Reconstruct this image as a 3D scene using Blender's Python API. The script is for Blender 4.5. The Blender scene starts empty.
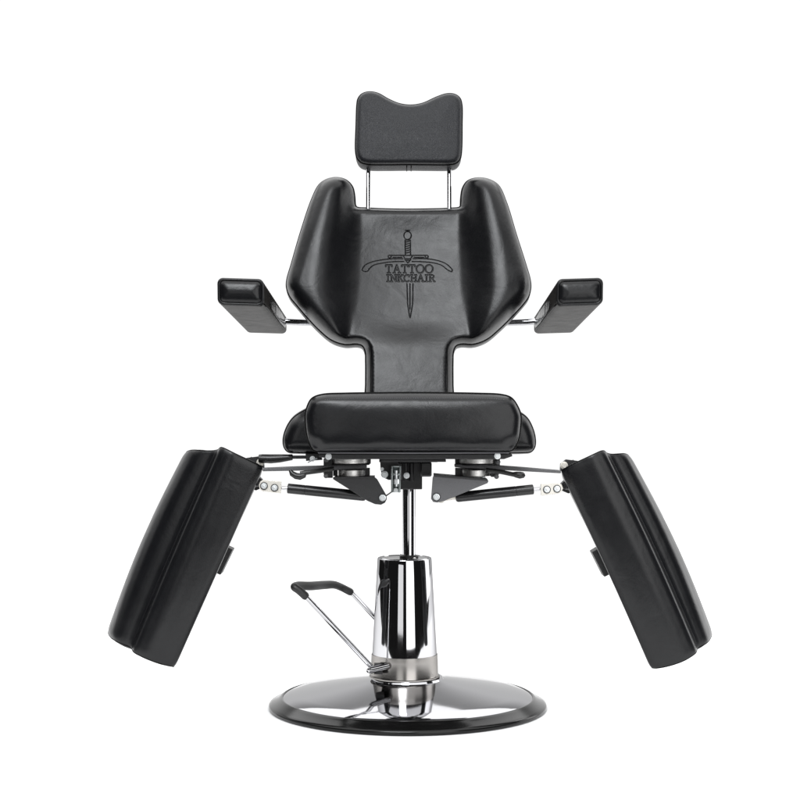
import bpy, bmesh, math, random
import numpy as np
from mathutils import Vector, geometry

random.seed(7)
S = bpy.context.scene
COL = S.collection
K = 0.00066          # metres per photo pixel per metre of distance
D = 3.64             # camera distance from the chair's column
H = 0.713            # camera height
HY = 410.0           # photo row of the eye level
X0 = (409 - 400) * K * D   # chair axis


# ------------------------------------------------------------------ helpers
def P(px, py, Y):
    d = Y + D
    return Vector(((px - 400) * K * d, Y, H - (py - HY) * K * d))


def proj(X, Y, Z):
    d = Y + D
    return X / (K * d) + 400, HY + (H - Z) / (K * d)


def tag(o, label=None, cat=None, kind=None):
    if label: o['label'] = label
    if cat: o['category'] = cat
    if kind: o['kind'] = kind
    return o


def world_loc(o):
    v = Vector(o.location)
    while o.parent:
        o = o.parent
        v += o.location
    return v


def mk(name, verts, faces, mat, parent=None, smooth=True, sharp=None, bevel=0, attr=None):
    me = bpy.data.meshes.new(name)
    vs = [Vector(v) for v in verts]
    lo = Vector([min(v[i] for v in vs) for i in range(3)])
    hi = Vector([max(v[i] for v in vs) for i in range(3)])
    c = (lo + hi) / 2
    me.from_pydata([v - c for v in vs], [], faces)
    me.update()
    bm = bmesh.new(); bm.from_mesh(me)
    bmesh.ops.recalc_face_normals(bm, faces=bm.faces)
    bm.to_mesh(me); bm.free()
    if attr is not None:
        a = me.attributes.new('press', 'FLOAT', 'POINT')
        a.data.foreach_set('value', np.asarray(attr, dtype=np.float32))
    me.polygons.foreach_set('use_smooth', [smooth] * len(me.polygons))
    if sharp:
        me.set_sharp_from_angle(angle=math.radians(sharp))
    me.materials.append(mat)
    o = bpy.data.objects.new(name, me)
    COL.objects.link(o)
    if parent:
        o.parent = parent
        o.location = c - world_loc(parent)
    else:
        o.location = c
    if bevel:
        m = o.modifiers.new('edge', 'BEVEL'); m.width = bevel; m.segments = 2
        m.limit_method = 'ANGLE'; m.angle_limit = math.radians(35); m.harden_normals = False
    return o


class MB:
    def __init__(s): s.v = []; s.f = []
    def add(s, v, f):
        n = len(s.v); s.v += [Vector(p) for p in v]
        s.f += [tuple(i + n for i in q) for q in f]; return s

    def rings(s, rings, cap=True, closed=True):
        n = len(rings[0]); v = [p for r in rings for p in r]; f = []
        for i in range(len(rings) - 1):
            for j in range(n if closed else n - 1):
                k = (j + 1) % n
                f.append((i * n + j, i * n + k, (i + 1) * n + k, (i + 1) * n + j))
        if cap:
            f.append(tuple(range(n))[::-1]); f.append(tuple((len(rings) - 1) * n + j for j in range(n)))
        return s.add(v, f)

    def tube(s, pts, r, n=16, closed=False, cap=True):
        pts = [Vector(p) for p in pts]; m = len(pts)
        rr = r if isinstance(r, (list, tuple)) else [r] * m
        tang = []
        for i in range(m):
            if closed: t = pts[(i + 1) % m] - pts[i - 1]
            else: t = pts[min(i + 1, m - 1)] - pts[max(i - 1, 0)]
            tang.append(t.normalized())
        a = Vector((0, 0, 1)) if abs(tang[0].z) < .9 else Vector((1, 0, 0))
        u = (a - tang[0] * a.dot(tang[0])).normalized()
        rings = []
        for i in range(m):
            u = (u - tang[i] * u.dot(tang[i])).normalized(); w = tang[i].cross(u)
            rings.append([pts[i] + (u * math.cos(q) + w * math.sin(q)) * rr[i]
                          for q in [2 * math.pi * k / n for k in range(n)]])
        if closed: rings.append(rings[0])
        return s.rings(rings, cap and not closed)

    def rod(s, a, b, r, n=20, e=0.0006):
        """capped cylinder with a small edge chamfer"""
        a = Vector(a); b = Vector(b); t = (b - a).normalized()
        return s.tube([a, a + t * e * .01, a + t * e, b - t * e, b - t * e * .01, b],
                      [r - e, r - e * .98, r, r, r - e * .98, r - e], n)

    def lathe(s, prof, c=(0, 0, 0), n=64, cap=True):
        c = Vector(c)
        rings = [[c + Vector((r * math.cos(2 * math.pi * k / n), r * math.sin(2 * math.pi * k / n), z))
                  for k in range(n)] for r, z in prof]
        return s.rings(rings, cap)

    def prism(s, poly, thick):
        """poly: list of world points; extruded +thick along Y"""
        n = len(poly)
        a = [Vector(p) for p in poly]; b = [p + Vector((0, thick, 0)) for p in a]
        f = [tuple(range(n)), tuple(range(n, 2 * n))[::-1]]
        f += [(i, i + n, (i + 1) % n + n, (i + 1) % n) for i in range(n)]
        return s.add(a + b, f)

    def box(s, lo, hi):
        x0, y0, z0 = lo; x1, y1, z1 = hi
        return s.prism([(x0, y0, z0), (x1, y0, z0), (x1, y0, z1), (x0, y0, z1)], y1 - y0)

    def bolt(s, c, r=.006, h=.004, ax='y'):
        c = Vector(c)
        d = Vector((0, -1, 0)) if ax == 'y' else Vector((0, 0, -1))
        if ax == 'y': e1, e2 = Vector((1, 0, 0)), Vector((0, 0, 1))
        else: e1, e2 = Vector((1, 0, 0)), Vector((0, 1, 0))
        def rg(rad, k, hexa):
            o = []
            for i in range(36):
                q = i * 10; m = math.cos(math.radians(30)) / math.cos(math.radians(q % 60 - 30)) if hexa else 1
                o.append(c + d * k + (e1 * math.cos(math.radians(q)) + e2 * math.sin(math.radians(q))) * rad * m)
            return o
        sg = 1 if h > 0 else -1
        return s.rings([rg(r * 1.4, 0, 0), rg(r * 1.45, .0011 * sg, 0), rg(r * 1.35, .0014 * sg, 0), rg(r * 1.08, .00142 * sg, 1), rg(r * 1.05, h - .0012 * sg, 1), rg(r * .88, h, 0), rg(r * .8, h, 0)])

    def build_each(s, name, mat, parent=None, **kw):
        """every separate piece becomes an object of its own"""
        par = list(range(len(s.v)))
        def find(i):
            while par[i] != i: par[i] = par[par[i]]; i = par[i]
            return i
        for f in s.f:
            r = find(f[0])
            for i in f[1:]: par[find(i)] = r
        groups = {}
        for f in s.f: groups.setdefault(find(f[0]), []).append(f)
        for fs in groups.values():
            ids = sorted({i for f in fs for i in f}); m = {i: k for k, i in enumerate(ids)}
            mk(name, [s.v[i] for i in ids], [tuple(m[i] for i in f) for f in fs], mat, parent, **kw)

    def build(s, name, mat, parent=None, **kw):
        return mk(name, s.v, s.f, mat, parent, **kw)


def catmull(pts, closed=True, sub=8):
    pts = [np.array(p, float) for p in pts]; n = len(pts); out = []
    rng = range(n if closed else n - 1)
    for i in rng:
        if closed: p0, p1, p2, p3 = pts[i - 1], pts[i], pts[(i + 1) % n], pts[(i + 2) % n]
        else: p0, p1, p2, p3 = pts[max(i - 1, 0)], pts[i], pts[i + 1], pts[min(i + 2, n - 1)]
        # centripetal, so unevenly spaced points do not overshoot
        t0 = 0; t1 = t0 + max(np.linalg.norm(p1 - p0), 1e-6) ** .5
        t2 = t1 + max(np.linalg.norm(p2 - p1), 1e-6) ** .5; t3 = t2 + max(np.linalg.norm(p3 - p2), 1e-6) ** .5
        if not closed and i == 0: t1 = t0 + (t2 - t1); t2 += 0; t0 = 0; t1 = np.linalg.norm(p2 - p1) ** .5; t2 = 2 * t1; t3 = t2 + max(np.linalg.norm(p3 - p2), 1e-6) ** .5; p0 = 2 * p1 - p2
        if not closed and i == n - 2: t3 = t2 + (t2 - t1); p3 = 2 * p2 - p1
        for k in range(sub):
            t = t1 + (t2 - t1) * k / sub
            A1 = (t1 - t) / (t1 - t0) * p0 + (t - t0) / (t1 - t0) * p1
            A2 = (t2 - t) / (t2 - t1) * p1 + (t - t1) / (t2 - t1) * p2
            A3 = (t3 - t) / (t3 - t2) * p2 + (t - t2) / (t3 - t2) * p3
            B1 = (t2 - t) / (t2 - t0) * A1 + (t - t0) / (t2 - t0) * A2
            B2 = (t3 - t) / (t3 - t1) * A2 + (t - t1) / (t3 - t1) * A3
            out.append((t2 - t) / (t2 - t1) * B1 + (t - t1) / (t2 - t1) * B2)
    if not closed: out.append(pts[-1])
    return np.array(out)


def resample(poly, step, closed=True):
    q = np.vstack([poly, poly[:1]]) if closed else np.asarray(poly)
    seg = np.linalg.norm(np.diff(q, axis=0), axis=1); L = np.concatenate([[0], np.cumsum(seg)])
    n = max(8, int(round(L[-1] / step)))
    t = np.linspace(0, L[-1], n, endpoint=not closed) if not closed else np.arange(n) * L[-1] / n
    return np.stack([np.interp(t, L, q[:, k]) for k in range(q.shape[1])], 1)


def seg_dist(pts, a, b, chunk=4000):
    """min distance of pts (N,2) to segments a->b (M,2)"""
    out = np.empty(len(pts)); ab = b - a; L2 = (ab ** 2).sum(1) + 1e-18
    for i in range(0, len(pts), chunk):
        p = pts[i:i + chunk, None, :]
        t = np.clip(((p - a) * ab).sum(2) / L2, 0, 1)
        out[i:i + chunk] = np.sqrt((((a + t[..., None] * ab) - p) ** 2).sum(2)).min(1)
    return out


def inside(pts, poly):
    x, y = pts[:, 0], pts[:, 1]; c = np.zeros(len(pts), bool); n = len(poly); j = n - 1
    for i in range(n):
        xi, yi = poly[i]; xj, yj = poly[j]
        if yi != yj:
            c ^= ((yi > y) != (yj > y)) & (x < (xj - xi) * (y - yi) / (yj - yi) + xi)
        j = i
    return c


def sstep(a, b, x):
    t = np.clip((x - a) / (b - a), 0, 1); return t * t * (3 - 2 * t)


class Plane:
    """leaning plane: passes through (.,Y0,Z0), tops leans back by tilt"""
    def __init__(s, Y0, Z0, tilt):
        t = math.radians(tilt); s.Y0, s.Z0, s.t = Y0, Z0, math.tan(t)
        s.V = np.array([0, math.sin(t), math.cos(t)]); s.N = np.array([0, -math.cos(t), math.sin(t)])
        s.O = np.array([0, Y0, Z0])
    def uv(s, px, py):
        c = (py - HY) * K
        d = (D + s.Y0 + (H - s.Z0) * s.t) / (1 + c * s.t)
        X = (px - 400) * K * d; Y = d - D; Z = H - c * d
        return np.stack([X, (Y - s.Y0) * s.V[1] + (Z - s.Z0) * s.V[2]], -1)
    def pt(s, uv, h=0.0, dirn=None):
        uv = np.atleast_2d(uv); n = s.N if dirn is None else np.array(dirn, float)
        h = np.broadcast_to(h, (len(uv),))
        return s.O + np.outer(uv[:, 0], [1, 0, 0]) + np.outer(uv[:, 1], s.V) + np.outer(h, n)


def cushion(plane, outline_px, hfun, back, sub=8, step=.0035, grid=.006, rings=(.001, .0025, .005, .008, .012, .017),
            front_dir=None, extra=None, smoothed=True):
    """upholstered cushion: pillowed face over an outline, rolled edge, side wall and back.
    returns verts, faces, seam loop points, face uv, displacement"""
    o = catmull(outline_px, True, sub) if smoothed else np.array(outline_px, float)
    uv = resample(plane.uv(o[:, 0], o[:, 1]), step)
    n = len(uv)
    area = .5 * np.sum(uv[:, 0] * np.roll(uv[:, 1], -1) - uv[:, 1] * np.roll(uv[:, 0], -1))
    if area < 0: uv = uv[::-1].copy()
    tan = np.roll(uv, -1, 0) - np.roll(uv, 1, 0); tan /= np.linalg.norm(tan, axis=1)[:, None] + 1e-12
    nin = np.stack([-tan[:, 1], tan[:, 0]], 1)
    a, b = uv, np.roll(uv, -1, 0)
    pts = []
    for r in rings:
        q = uv + nin * r; dd = seg_dist(q, a, b); pts.append(q[(dd > r * .97) & inside(q, uv)])
    lo, hi = uv.min(0), uv.max(0)
    gx, gy = np.meshgrid(np.arange(lo[0], hi[0], grid), np.arange(lo[1], hi[1], grid * .87))
    gx = gx + (np.arange(gx.shape[0]) % 2)[:, None] * grid / 2
    g = np.stack([gx.ravel(), gy.ravel()], 1); g = g[inside(g, uv)]
    g = g[seg_dist(g, a, b) > rings[-1] + grid * .4]
    if extra is not None:
        fine, far = extra
        if len(g): g = g[seg_dist(g, far[0], far[1]) > far[2]]
        pts.append(fine)
    pts.append(g)
    allp = np.vstack([uv] + pts)
    res = geometry.delaunay_2d_cdt([Vector(p) for p in allp.tolist()], [(i, (i + 1) % n) for i in range(n)], [], 1, 1e-7)
    vs, _, fs, ov = res[0], res[1], res[2], res[3]
    P2 = np.array([[v.x, v.y] for v in vs])
    where = {}
    for i, l in enumerate(ov):
        for k in l: where[k] = i
    loop = [where[i] for i in range(n)]
    dist = seg_dist(P2, a, b); dist[loop] = 0
    base3 = plane.pt(P2)
    ppx, ppy = proj(base3[:, 0], base3[:, 1], base3[:, 2])
    h = hfun(ppx, ppy, dist, P2)
    V3 = plane.pt(P2, h, front_dir)
    verts = [Vector(p) for p in V3]; faces = [tuple(f) for f in fs]
    prev = loop
    for out, dep in back:
        q = plane.pt(uv - nin * out, dep)
        s0 = len(verts); verts += [Vector(p) for p in q]; cur = list(range(s0, s0 + n))
        faces += [(prev[i], prev[(i + 1) % n], cur[(i + 1) % n], cur[i]) for i in range(n)]
        prev = cur
    faces.append(tuple(prev))
    seam = plane.pt(uv, 0.0)
    cushion.outline = uv
    return verts, faces, [Vector(p) for p in seam], P2


def roll(d, r):
    x = np.clip(1 - d / r, 0, 1); return np.sqrt(np.clip(1 - x * x, 0, 1))


# ---------------------------------------------------------------- materials
def new_mat(name):
    m = bpy.data.materials.new(name); m.use_nodes = True
    nt = m.node_tree; b = nt.nodes['Principled BSDF']
    return m, nt, b


def leather(name, col=(.0040, .0042, .0052), rough=.30, wrinkle=.35, press=False, grain=.16, spec=.5, ior=1.43):
    m, nt, b = new_mat(name); N = nt.nodes; L = nt.links
    tc = N.new('ShaderNodeTexCoord')
    geo = tc.outputs['Object']
    vo = N.new('ShaderNodeTexVoronoi'); vo.inputs['Scale'].default_value = 430; vo.feature = 'DISTANCE_TO_EDGE'
    L.new(geo, vo.inputs['Vector'])
    n1 = N.new('ShaderNodeTexNoise'); n1.inputs['Scale'].default_value = 260; n1.inputs['Detail'].default_value = 3
    L.new(geo, n1.inputs['Vector'])
    n2 = N.new('ShaderNodeTexNoise'); n2.inputs['Scale'].default_value = 14; n2.inputs['Detail'].default_value = 3.5
    n2.inputs['Roughness'].default_value = .55; n2.inputs['Distortion'].default_value = .6
    L.new(geo, n2.inputs['Vector'])
    b1 = N.new('ShaderNodeBump'); b1.inputs['Strength'].default_value = grain; b1.inputs['Distance'].default_value = .0006
    mx = N.new('ShaderNodeMath'); mx.operation = 'ADD'
    L.new(vo.outputs['Distance'], mx.inputs[0]); L.new(n1.outputs['Fac'], mx.inputs[1])
    L.new(mx.outputs[0], b1.inputs['Height'])
    b2 = N.new('ShaderNodeBump'); b2.inputs['Strength'].default_value = wrinkle; b2.inputs['Distance'].default_value = .004
    L.new(n2.outputs['Fac'], b2.inputs['Height']); L.new(b1.outputs['Normal'], b2.inputs['Normal'])
    L.new(b2.outputs['Normal'], b.inputs['Normal'])
    rr = N.new('ShaderNodeMapRange'); rr.inputs['To Min'].default_value = rough - .05; rr.inputs['To Max'].default_value = rough + .07
    n3 = N.new('ShaderNodeTexNoise'); n3.inputs['Scale'].default_value = 30; n3.inputs['Detail'].default_value = 4
    L.new(geo, n3.inputs['Vector']); L.new(n3.outputs['Fac'], rr.inputs['Value']); L.new(rr.outputs[0], b.inputs['Roughness'])
    b.inputs['Specular IOR Level'].default_value = spec; b.inputs['IOR'].default_value = ior
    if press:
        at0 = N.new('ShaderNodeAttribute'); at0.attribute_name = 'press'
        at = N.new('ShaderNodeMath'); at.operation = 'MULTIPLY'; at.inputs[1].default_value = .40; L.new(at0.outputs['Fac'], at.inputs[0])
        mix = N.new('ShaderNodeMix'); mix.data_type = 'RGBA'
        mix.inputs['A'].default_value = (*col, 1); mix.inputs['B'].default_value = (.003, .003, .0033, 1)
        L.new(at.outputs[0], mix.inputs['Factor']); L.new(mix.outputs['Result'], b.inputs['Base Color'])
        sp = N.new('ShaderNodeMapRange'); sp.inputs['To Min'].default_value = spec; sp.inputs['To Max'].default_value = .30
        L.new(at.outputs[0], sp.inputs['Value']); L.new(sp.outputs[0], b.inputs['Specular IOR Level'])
    else:
        b.inputs['Base Color'].default_value = (*col, 1)
    return m


def metal(name, col, rough, scratch=0, edge=1.0):
    m, nt, b = new_mat(name); N = nt.nodes; L = nt.links
    b.inputs['Base Color'].default_value = (*col, 1); b.inputs['Metallic'].default_value = 1
    b.inputs['Roughness'].default_value = rough; b.inputs['Specular Tint'].default_value = (edge, edge, edge, 1)
    tc = N.new('ShaderNodeTexCoord'); n = N.new('ShaderNodeTexNoise'); n.inputs['Scale'].default_value = 40
    n.inputs['Detail'].default_value = 4
    L.new(tc.outputs['Object'], n.inputs['Vector'])
    mr = N.new('ShaderNodeMapRange'); mr.inputs['To Min'].default_value = rough * .8; mr.inputs['To Max'].default_value = rough * 1.3 + .01
    L.new(n.outputs['Fac'], mr.inputs['Value']); L.new(mr.outputs[0], b.inputs['Roughness'])
    if scratch:
        mp = N.new('ShaderNodeMapping'); mp.inputs['Scale'].default_value = (4, 4, 900)
        n2 = N.new('ShaderNodeTexNoise'); n2.inputs['Scale'].default_value = 3
        L.new(tc.outputs['Object'], mp.inputs['Vector']); L.new(mp.outputs[0], n2.inputs['Vector'])
        bp = N.new('ShaderNodeBump'); bp.inputs['Strength'].default_value = scratch; bp.inputs['Distance'].default_value = .0005
        L.new(n2.outputs['Fac'], bp.inputs['Height']); L.new(bp.outputs[0], b.inputs['Normal'])
    return m


def paint(name, col, rough, bump=.3, scale=900, spec=.5):
    m, nt, b = new_mat(name); N = nt.nodes; L = nt.links
    b.inputs['Base Color'].default_value = (*col, 1); b.inputs['Roughness'].default_value = rough
    b.inputs['Specular IOR Level'].default_value = spec
    tc = N.new('ShaderNodeTexCoord'); n = N.new('ShaderNodeTexNoise'); n.inputs['Scale'].default_value = scale
    n.inputs['Detail'].default_value = 2
    L.new(tc.outputs['Object'], n.inputs['Vector'])
    bp = N.new('ShaderNodeBump'); bp.inputs['Strength'].default_value = bump; bp.inputs['Distance'].default_value = .0008
    L.new(n.outputs['Fac'], bp.inputs['Height']); L.new(bp.outputs[0], b.inputs['Normal'])
    return m


M_LEATHER = leather('black_leather')
M_BACK = leather('embossed_leather', press=True, wrinkle=.28, rough=.31)
M_HEAD = leather('grained_leather', col=(.0085, .0095, .0125), rough=.42, wrinkle=.10, grain=1.0)
M_UNDER = leather('floor_tinted_leather', col=(.0085, .007, .006), rough=.45, wrinkle=.5, spec=.18, ior=1.3)  # warm tint painted in for the floor's dim brown reflection
M_CREASE = leather('creased_leather', rough=.2, wrinkle=1.2, spec=.35, ior=1.3)
M_PIPE = leather('piping_leather', col=(.002, .002, .002), rough=.45, wrinkle=.1, spec=.15, ior=1.3)
M_THREAD = paint('stitch_thread', (.11, .11, .12), .7)
M_CHROME = metal('chrome', (.57, .57, .585), .035, edge=.35)
M_BASE = metal('base_chrome', (.50, .50, .515), .05, edge=.65)
M_LATCH = metal('latch_zinc', (.55, .60, .60), .2)
M_TEAL = paint('passivated_zinc', (.07, .10, .10), .25, .4)
M_STEEL = metal('turned_steel', (.78, .77, .75), .32, scratch=.4)
M_REFLBAND = metal('reflection_metal', (.36, .345, .33), .2, edge=.5)  # grey-brown tone stands in for the floor mirrored low on the cover
M_ZINC = metal('zinc_plate', (.80, .83, .84), .28); M_ZINC.node_tree.nodes['Principled BSDF'].inputs['Metallic'].default_value = .7
M_NICKEL = metal('nickel_plate', (.70, .675, .62), .34); M_NICKEL.node_tree.nodes['Principled BSDF'].inputs['Metallic'].default_value = .35
M_BLACK = paint('black_powder_coat', (.012, .012, .013), .42, .6)
M_GREYPOWDER = paint('grey_powder_coat', (.10, .10, .105), .5, .8)
M_PLASTIC = paint('black_plastic', (.01, .01, .01), .3, .1)
M_SPRING = paint('gas_spring_paint', (.008, .008, .009), .28, .05)
M_RIM = paint('glossy_rubber', (.004, .004, .004), .14, .05, 900, .3)
M_DARKCHROME = metal('dark_chrome', (.22, .22, .22), .14)
M_RUBBER = paint('black_rubber', (.012, .012, .012), .42, .3)

# ------------------------------------------------------------------ the chair
chair = bpy.data.objects.new('tattoo_chair', None); COL.objects.link(chair)
chair.location = (X0, 0, 0); chair.empty_display_size = .1
tag(chair, 'black leather tattoo chair with spread leg rests on a chrome hydraulic base', 'chair')

# ---- base
BX = X0 - .0032
mb = MB(); mb.lathe([(.02, .012), (.299, .012), (.3005, .0250), (.2985, .0268), (.2925, .0290), (.285, .0325), (.26, .0378),
                     (.22, .0450), (.18, .0520), (.14, .0585), (.11, .0635), (.092, .0665), (.086, .0680), (.0835, .0725), (.05, .073)], (BX, 0, 0), 160)
base = mb.build('base_plate', M_BASE, chair, sharp=40)
mb = MB(); prof = [(.300, .0), (.3275, .0), (.331, .0015), (.3330, .005), (.3328, .0085), (.331, .0115), (.325, .0145), (.316, .0190), (.308, .0240), (.3035, .0272), (.3005, .0280), (.2992, .0268), (.2995, .010)]
n = 160
rings = [[Vector((BX + r * math.cos(2 * math.pi * k / n), r * math.sin(2 * math.pi * k / n), z)) for k in range(n)] for r, z in prof]
rings.append(rings[0]); mb.rings(rings, False); mb.build('rubber_rim', M_RIM, base, sharp=60)

# ---- pump cover (the column leaves it a little off centre)
CX = X0 - .0108
zt = .360
prof = [(.0805, .0725), (.0795, .076), (.0782, .12), (.0763, .155), (.0738, .20), (.0711, .25), (.0678, .31), (.0652, zt - .004), (.0640, zt - .0012), (.0615, zt), (.0585, zt), (.0578, zt - .0012), (.03, zt - .0014)]
cover = MB().lathe(prof, (CX, 0, 0), 128).build('pump_cover', M_CHROME, chair, sharp=50)
MB().lathe([(.078, .0735), (.0845, .0738), (.0845, .0765), (.0815, .0775), (.0808, .0800), (.0801, .115), (.0794, .1275), (.0789, .1280), (.077, .1280)], (CX, 0, 0), 128).build('reflection_band', M_REFLBAND, cover, sharp=40)  # added ring, painted like the floor's reflection at the foot of the cover
mb = MB()
for k in range(3):
    a = math.radians(-60 - 100 * k); mb.bolt((CX + .047 * math.cos(a), .047 * math.sin(a), zt + .0), .0026, -.003, 'z')
mb.build_each('screw', M_STEEL, cover, sharp=30)
# ---- piston
pz = P(408, 490, 0).z
pis = MB().lathe([(.0155, zt - .01), (.0155, pz + .02)], (X0, 0, 0), 48).build('piston', M_CHROME, chair, sharp=30)
MB().lathe([(.0162, zt - .002), (.0225, zt - .002), (.0225, zt + .003), (.021, zt + .005), (.0162, zt + .005)], (X0, 0, 0), 48).build('wiper_seal', M_RUBBER, pis, sharp=30)

# ---- foot pedal
ped_pts_f = [P(305, 595.5, -.16), P(371.5, 667, -.085)]
pedal = MB().rod(ped_pts_f[0], ped_pts_f[1], .0060, 24).build('foot_pedal', M_CHROME, chair, sharp=40)
MB().rod(P(350, 591, .03), P(396, 640, .02), .0060, 24).build('rear_arm', M_CHROME, pedal, sharp=40)
g = catmull([(*P(307, 597.5, -.158),), (*P(299, 590.5, -.162),), (*P(294.5, 587.3, -.160),), (*P(297, 585.8, -.14),), (*P(310, 586, -.09),),
             (*P(324, 585, -.03),), (*P(334, 584.8, .0),), (*P(341, 587.2, .018),), (*P(352, 592.8, .03),)], False, 6)
nn = len(g); rad = [.0098 - .0008 * math.sin(i / nn * 9) for i in range(nn)]; rad[0] = .0075; rad[-1] = .0075; rad[1] = .0095; rad[-2] = .0092
MB().tube([Vector(p) for p in g], rad, 20).build('grip', M_RUBBER, pedal, sharp=60)
mb = MB(); mb.rod(P(369, 670.5, -.10), P(388, 666, -.072), .0082, 24, .0012)
mb.rod(P(367.2, 671, -.1025), P(369, 670.5, -.10), .0055, 6, .0006)
mb.build('pivot_sleeve', M_CHROME, pedal, sharp=40)
mb = MB(); a = P(374, 671, -.08); mb.box((a.x, -.08, .092), (a.x + .02, -.055, .115))
mb.bolt((a.x + .007, -.08, .104), .004, .003); mb.build('pivot_bracket', M_BLACK, pedal, sharp=30, bevel=.0015)

# ---- seat
pf = Plane(-.300, .70, 0)
front = [(311, 400), (315, 397), (324, 394.6), (345, 393.7), (380, 393.2), (411, 393), (442, 393.2), (478, 393.8), (500, 394.8), (509, 397), (513, 400),
         (517.5, 407), (520.5, 415), (520.2, 428), (518.5, 438), (515, 446.5), (511, 450.3), (503, 451.3), (470, 451.2), (411, 451.2), (350, 451.2), (322, 451.3), (314.5, 450.3),
         (311, 446.5), (308, 438), (306.2, 428), (305.6, 415), (307.5, 407)]


def h_seat(px, py, d, uv):
    u = (px - 413) / 107; v = (py - 424) / 28
    pill = .013 * np.clip(1 - np.abs(u) ** 5, 0, 1) * np.clip(1 - np.abs(v) ** 3.2, 0, 1)
    # leather gathered towards the lower corners
    cx = np.minimum(np.hypot(px - 316, py - 446), np.hypot(px - 511, py - 446))
    dimple = -.008 * np.exp(-(cx / 6.5) ** 2)
    # slack ripple
    rip = .0009 * np.sin(px * .11 + py * .05) * np.exp(-((py - 436) / 12) ** 2)
    return .020 * roll(d, .017) + pill + dimple * sstep(0, .01, d) + rip * sstep(0.005, .03, d)


v1, f1, seam1, _ = cushion(pf, front, h_seat, [(.0005, -.006), (.0015, -.02), (.001, -.06), (.0, -.30), (-.01, -.315), (-.03, -.32)], grid=.005)
UVF = cushion.outline
def on_seat(px, py, lift=0):
    uv = pf.uv(np.array([px]), np.array([py])); d = seg_dist(uv, UVF, np.roll(UVF, -1, 0))
    return Vector(pf.pt(uv, h_seat(np.array([px]), np.array([py]), d, uv) + lift)[0])
pr = Plane(-.135, .70, 0)
lob = [(283.6, 439), (286.8, 428), (293.5, 418), (304, 411), (316, 406), (340, 403.5), (411, 402), (480, 403.5), (504, 406), (516, 411),
       (526.5, 418), (532.2, 428), (535, 439), (534.4, 447), (531, 451.3), (524, 452.3), (480, 452.4), (411, 452.4), (340, 452.4), (296, 452.3), (288, 451.3), (284.4, 447)]


def h_lob(px, py, d, uv): return .030 * roll(d, .028)


v2, f2, seam2, _ = cushion(pr, lob, h_lob, [(.002, -.006), (.005, -.03), (.006, -.12), (.004, -.24), (-.004, -.262), (-.03, -.27)], grid=.007)
mb = MB().add(v1, f1).add(v2, f2)
seat = mb.build('seat', M_LEATHER, chair, sharp=75)
mb = MB().tube(seam1, .0028, 10, True); mb.tube(seam2, .0024, 10, True)
mb.build_each('piping', M_PIPE, seat)
# welt along the bottom board and the stitch line along the top
mb = MB(); mb.tube([P(318, 452.6, -.302), P(411, 452.9, -.304), P(509, 452.6, -.302)], .0019, 8)
mb.build('welt', M_THREAD, seat)
mb = MB()
xs = 325.0
while xs < 504:
    t = (xs - 325) / 179
    y = 398.4 + 1.5 * (abs(2 * t - 1) ** 6)
    mb.tube([on_seat(xs, y, -.0003), on_seat(xs + .7, y, .0007), on_seat(xs + 1.4, y, -.0003)], .0006, 6)
    xs += 2.3
mb.build('stitching', M_THREAD, seat)

# ---- backrest
pb = Plane(.185, .73, 14)
C = 409.0
outl = [(356.3, 207.2), (354.8, 203), (354.3, 195.5), (352.2, 187), (346, 180.5), (336.5, 178), (326.5, 180), (319.2, 185.3), (312, 199.5), (301.5, 230.5), (291.3, 265.5),
        (287.2, 280), (287.0, 288), (290.5, 297), (297, 305), (305, 314.5), (319, 329.5), (332, 340), (345, 344.2), (357, 343.8), (362.5, 345.6), (365.4, 351), (366, 362), (366, 385), (366, 425),
        (380, 428), (409, 428), (438, 428), (452.5, 425), (452.5, 385), (452.5, 362), (453.2, 351), (456, 345.6), (461.5, 343.8), (473, 344), (486, 339.5), (499.5, 328.5), (513.5, 314.5),
        (523, 304), (528, 297), (530.3, 288), (529.8, 280), (525.7, 265.5), (515.7, 234), (506, 202.5), (498, 185.5), (488, 179.6), (477, 178.4), (467.5, 181.5), (463, 188), (461.3, 196), (461, 203), (460, 207.2),
        (450, 208.6), (430, 209.3), (409, 209.6), (388, 209.3), (367, 208.4)]

# emblem strokes in photo rows and columns: double-edged sword, ribbon and two lines of letters
ST = []
def line(*p):
    for i in range(len(p) - 1): ST.append((p[i], p[i + 1]))
def curve(p, sub=6):
    q = catmull(p, False, sub); line(*[tuple(a) for a in q])
def ell(cx, cy, rx, ry, a0=0, a1=360, n=18):
    line(*[(cx + rx * math.cos(math.radians(a0 + (a1 - a0) * i / n)), cy + ry * math.sin(math.radians(a0 + (a1 - a0) * i / n))) for i in range(n + 1)])
thin0 = 0
ell(407.6, 236.6, 3.7, 3.9); line((405.6, 231.6), (409.8, 231.6)); line((406.2, 232.6), (409.2, 232.6))
line((405.2, 241), (405.4, 256)); line((410.4, 241), (410.6, 256)); line((405, 241), (410.5, 241))
for k in range(6): line((405.4, 243.2 + 2.2 * k), (410.4, 242 + 2.2 * k))
line((391, 256.4), (425.5, 256.4)); line((393, 258.6), (402, 258.3)); line((414, 258.3), (424, 258.6))
for cx in (389.8, 426.6): ell(cx, 257.6, 1.5, 1.5, n=10)
line((403, 256.2), (405, 259.8), (410.5, 259.8), (413, 256.2))
line((405, 260.5), (407.8, 264), (410.8, 260.5)); line((406.6, 261.2), (409.2, 261.2))
curve([(363.6, 268.6), (366.5, 265.6), (373, 262.8), (384, 260.6), (396, 259.6), (403, 259.6)])
curve([(369.8, 269.6), (374, 266.2), (382, 264.2), (392, 262.8), (404, 262.4)])
curve([(363.6, 268.6), (362.6, 271.4), (365, 272.6), (368, 272.2), (369.8, 269.6)])
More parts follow.
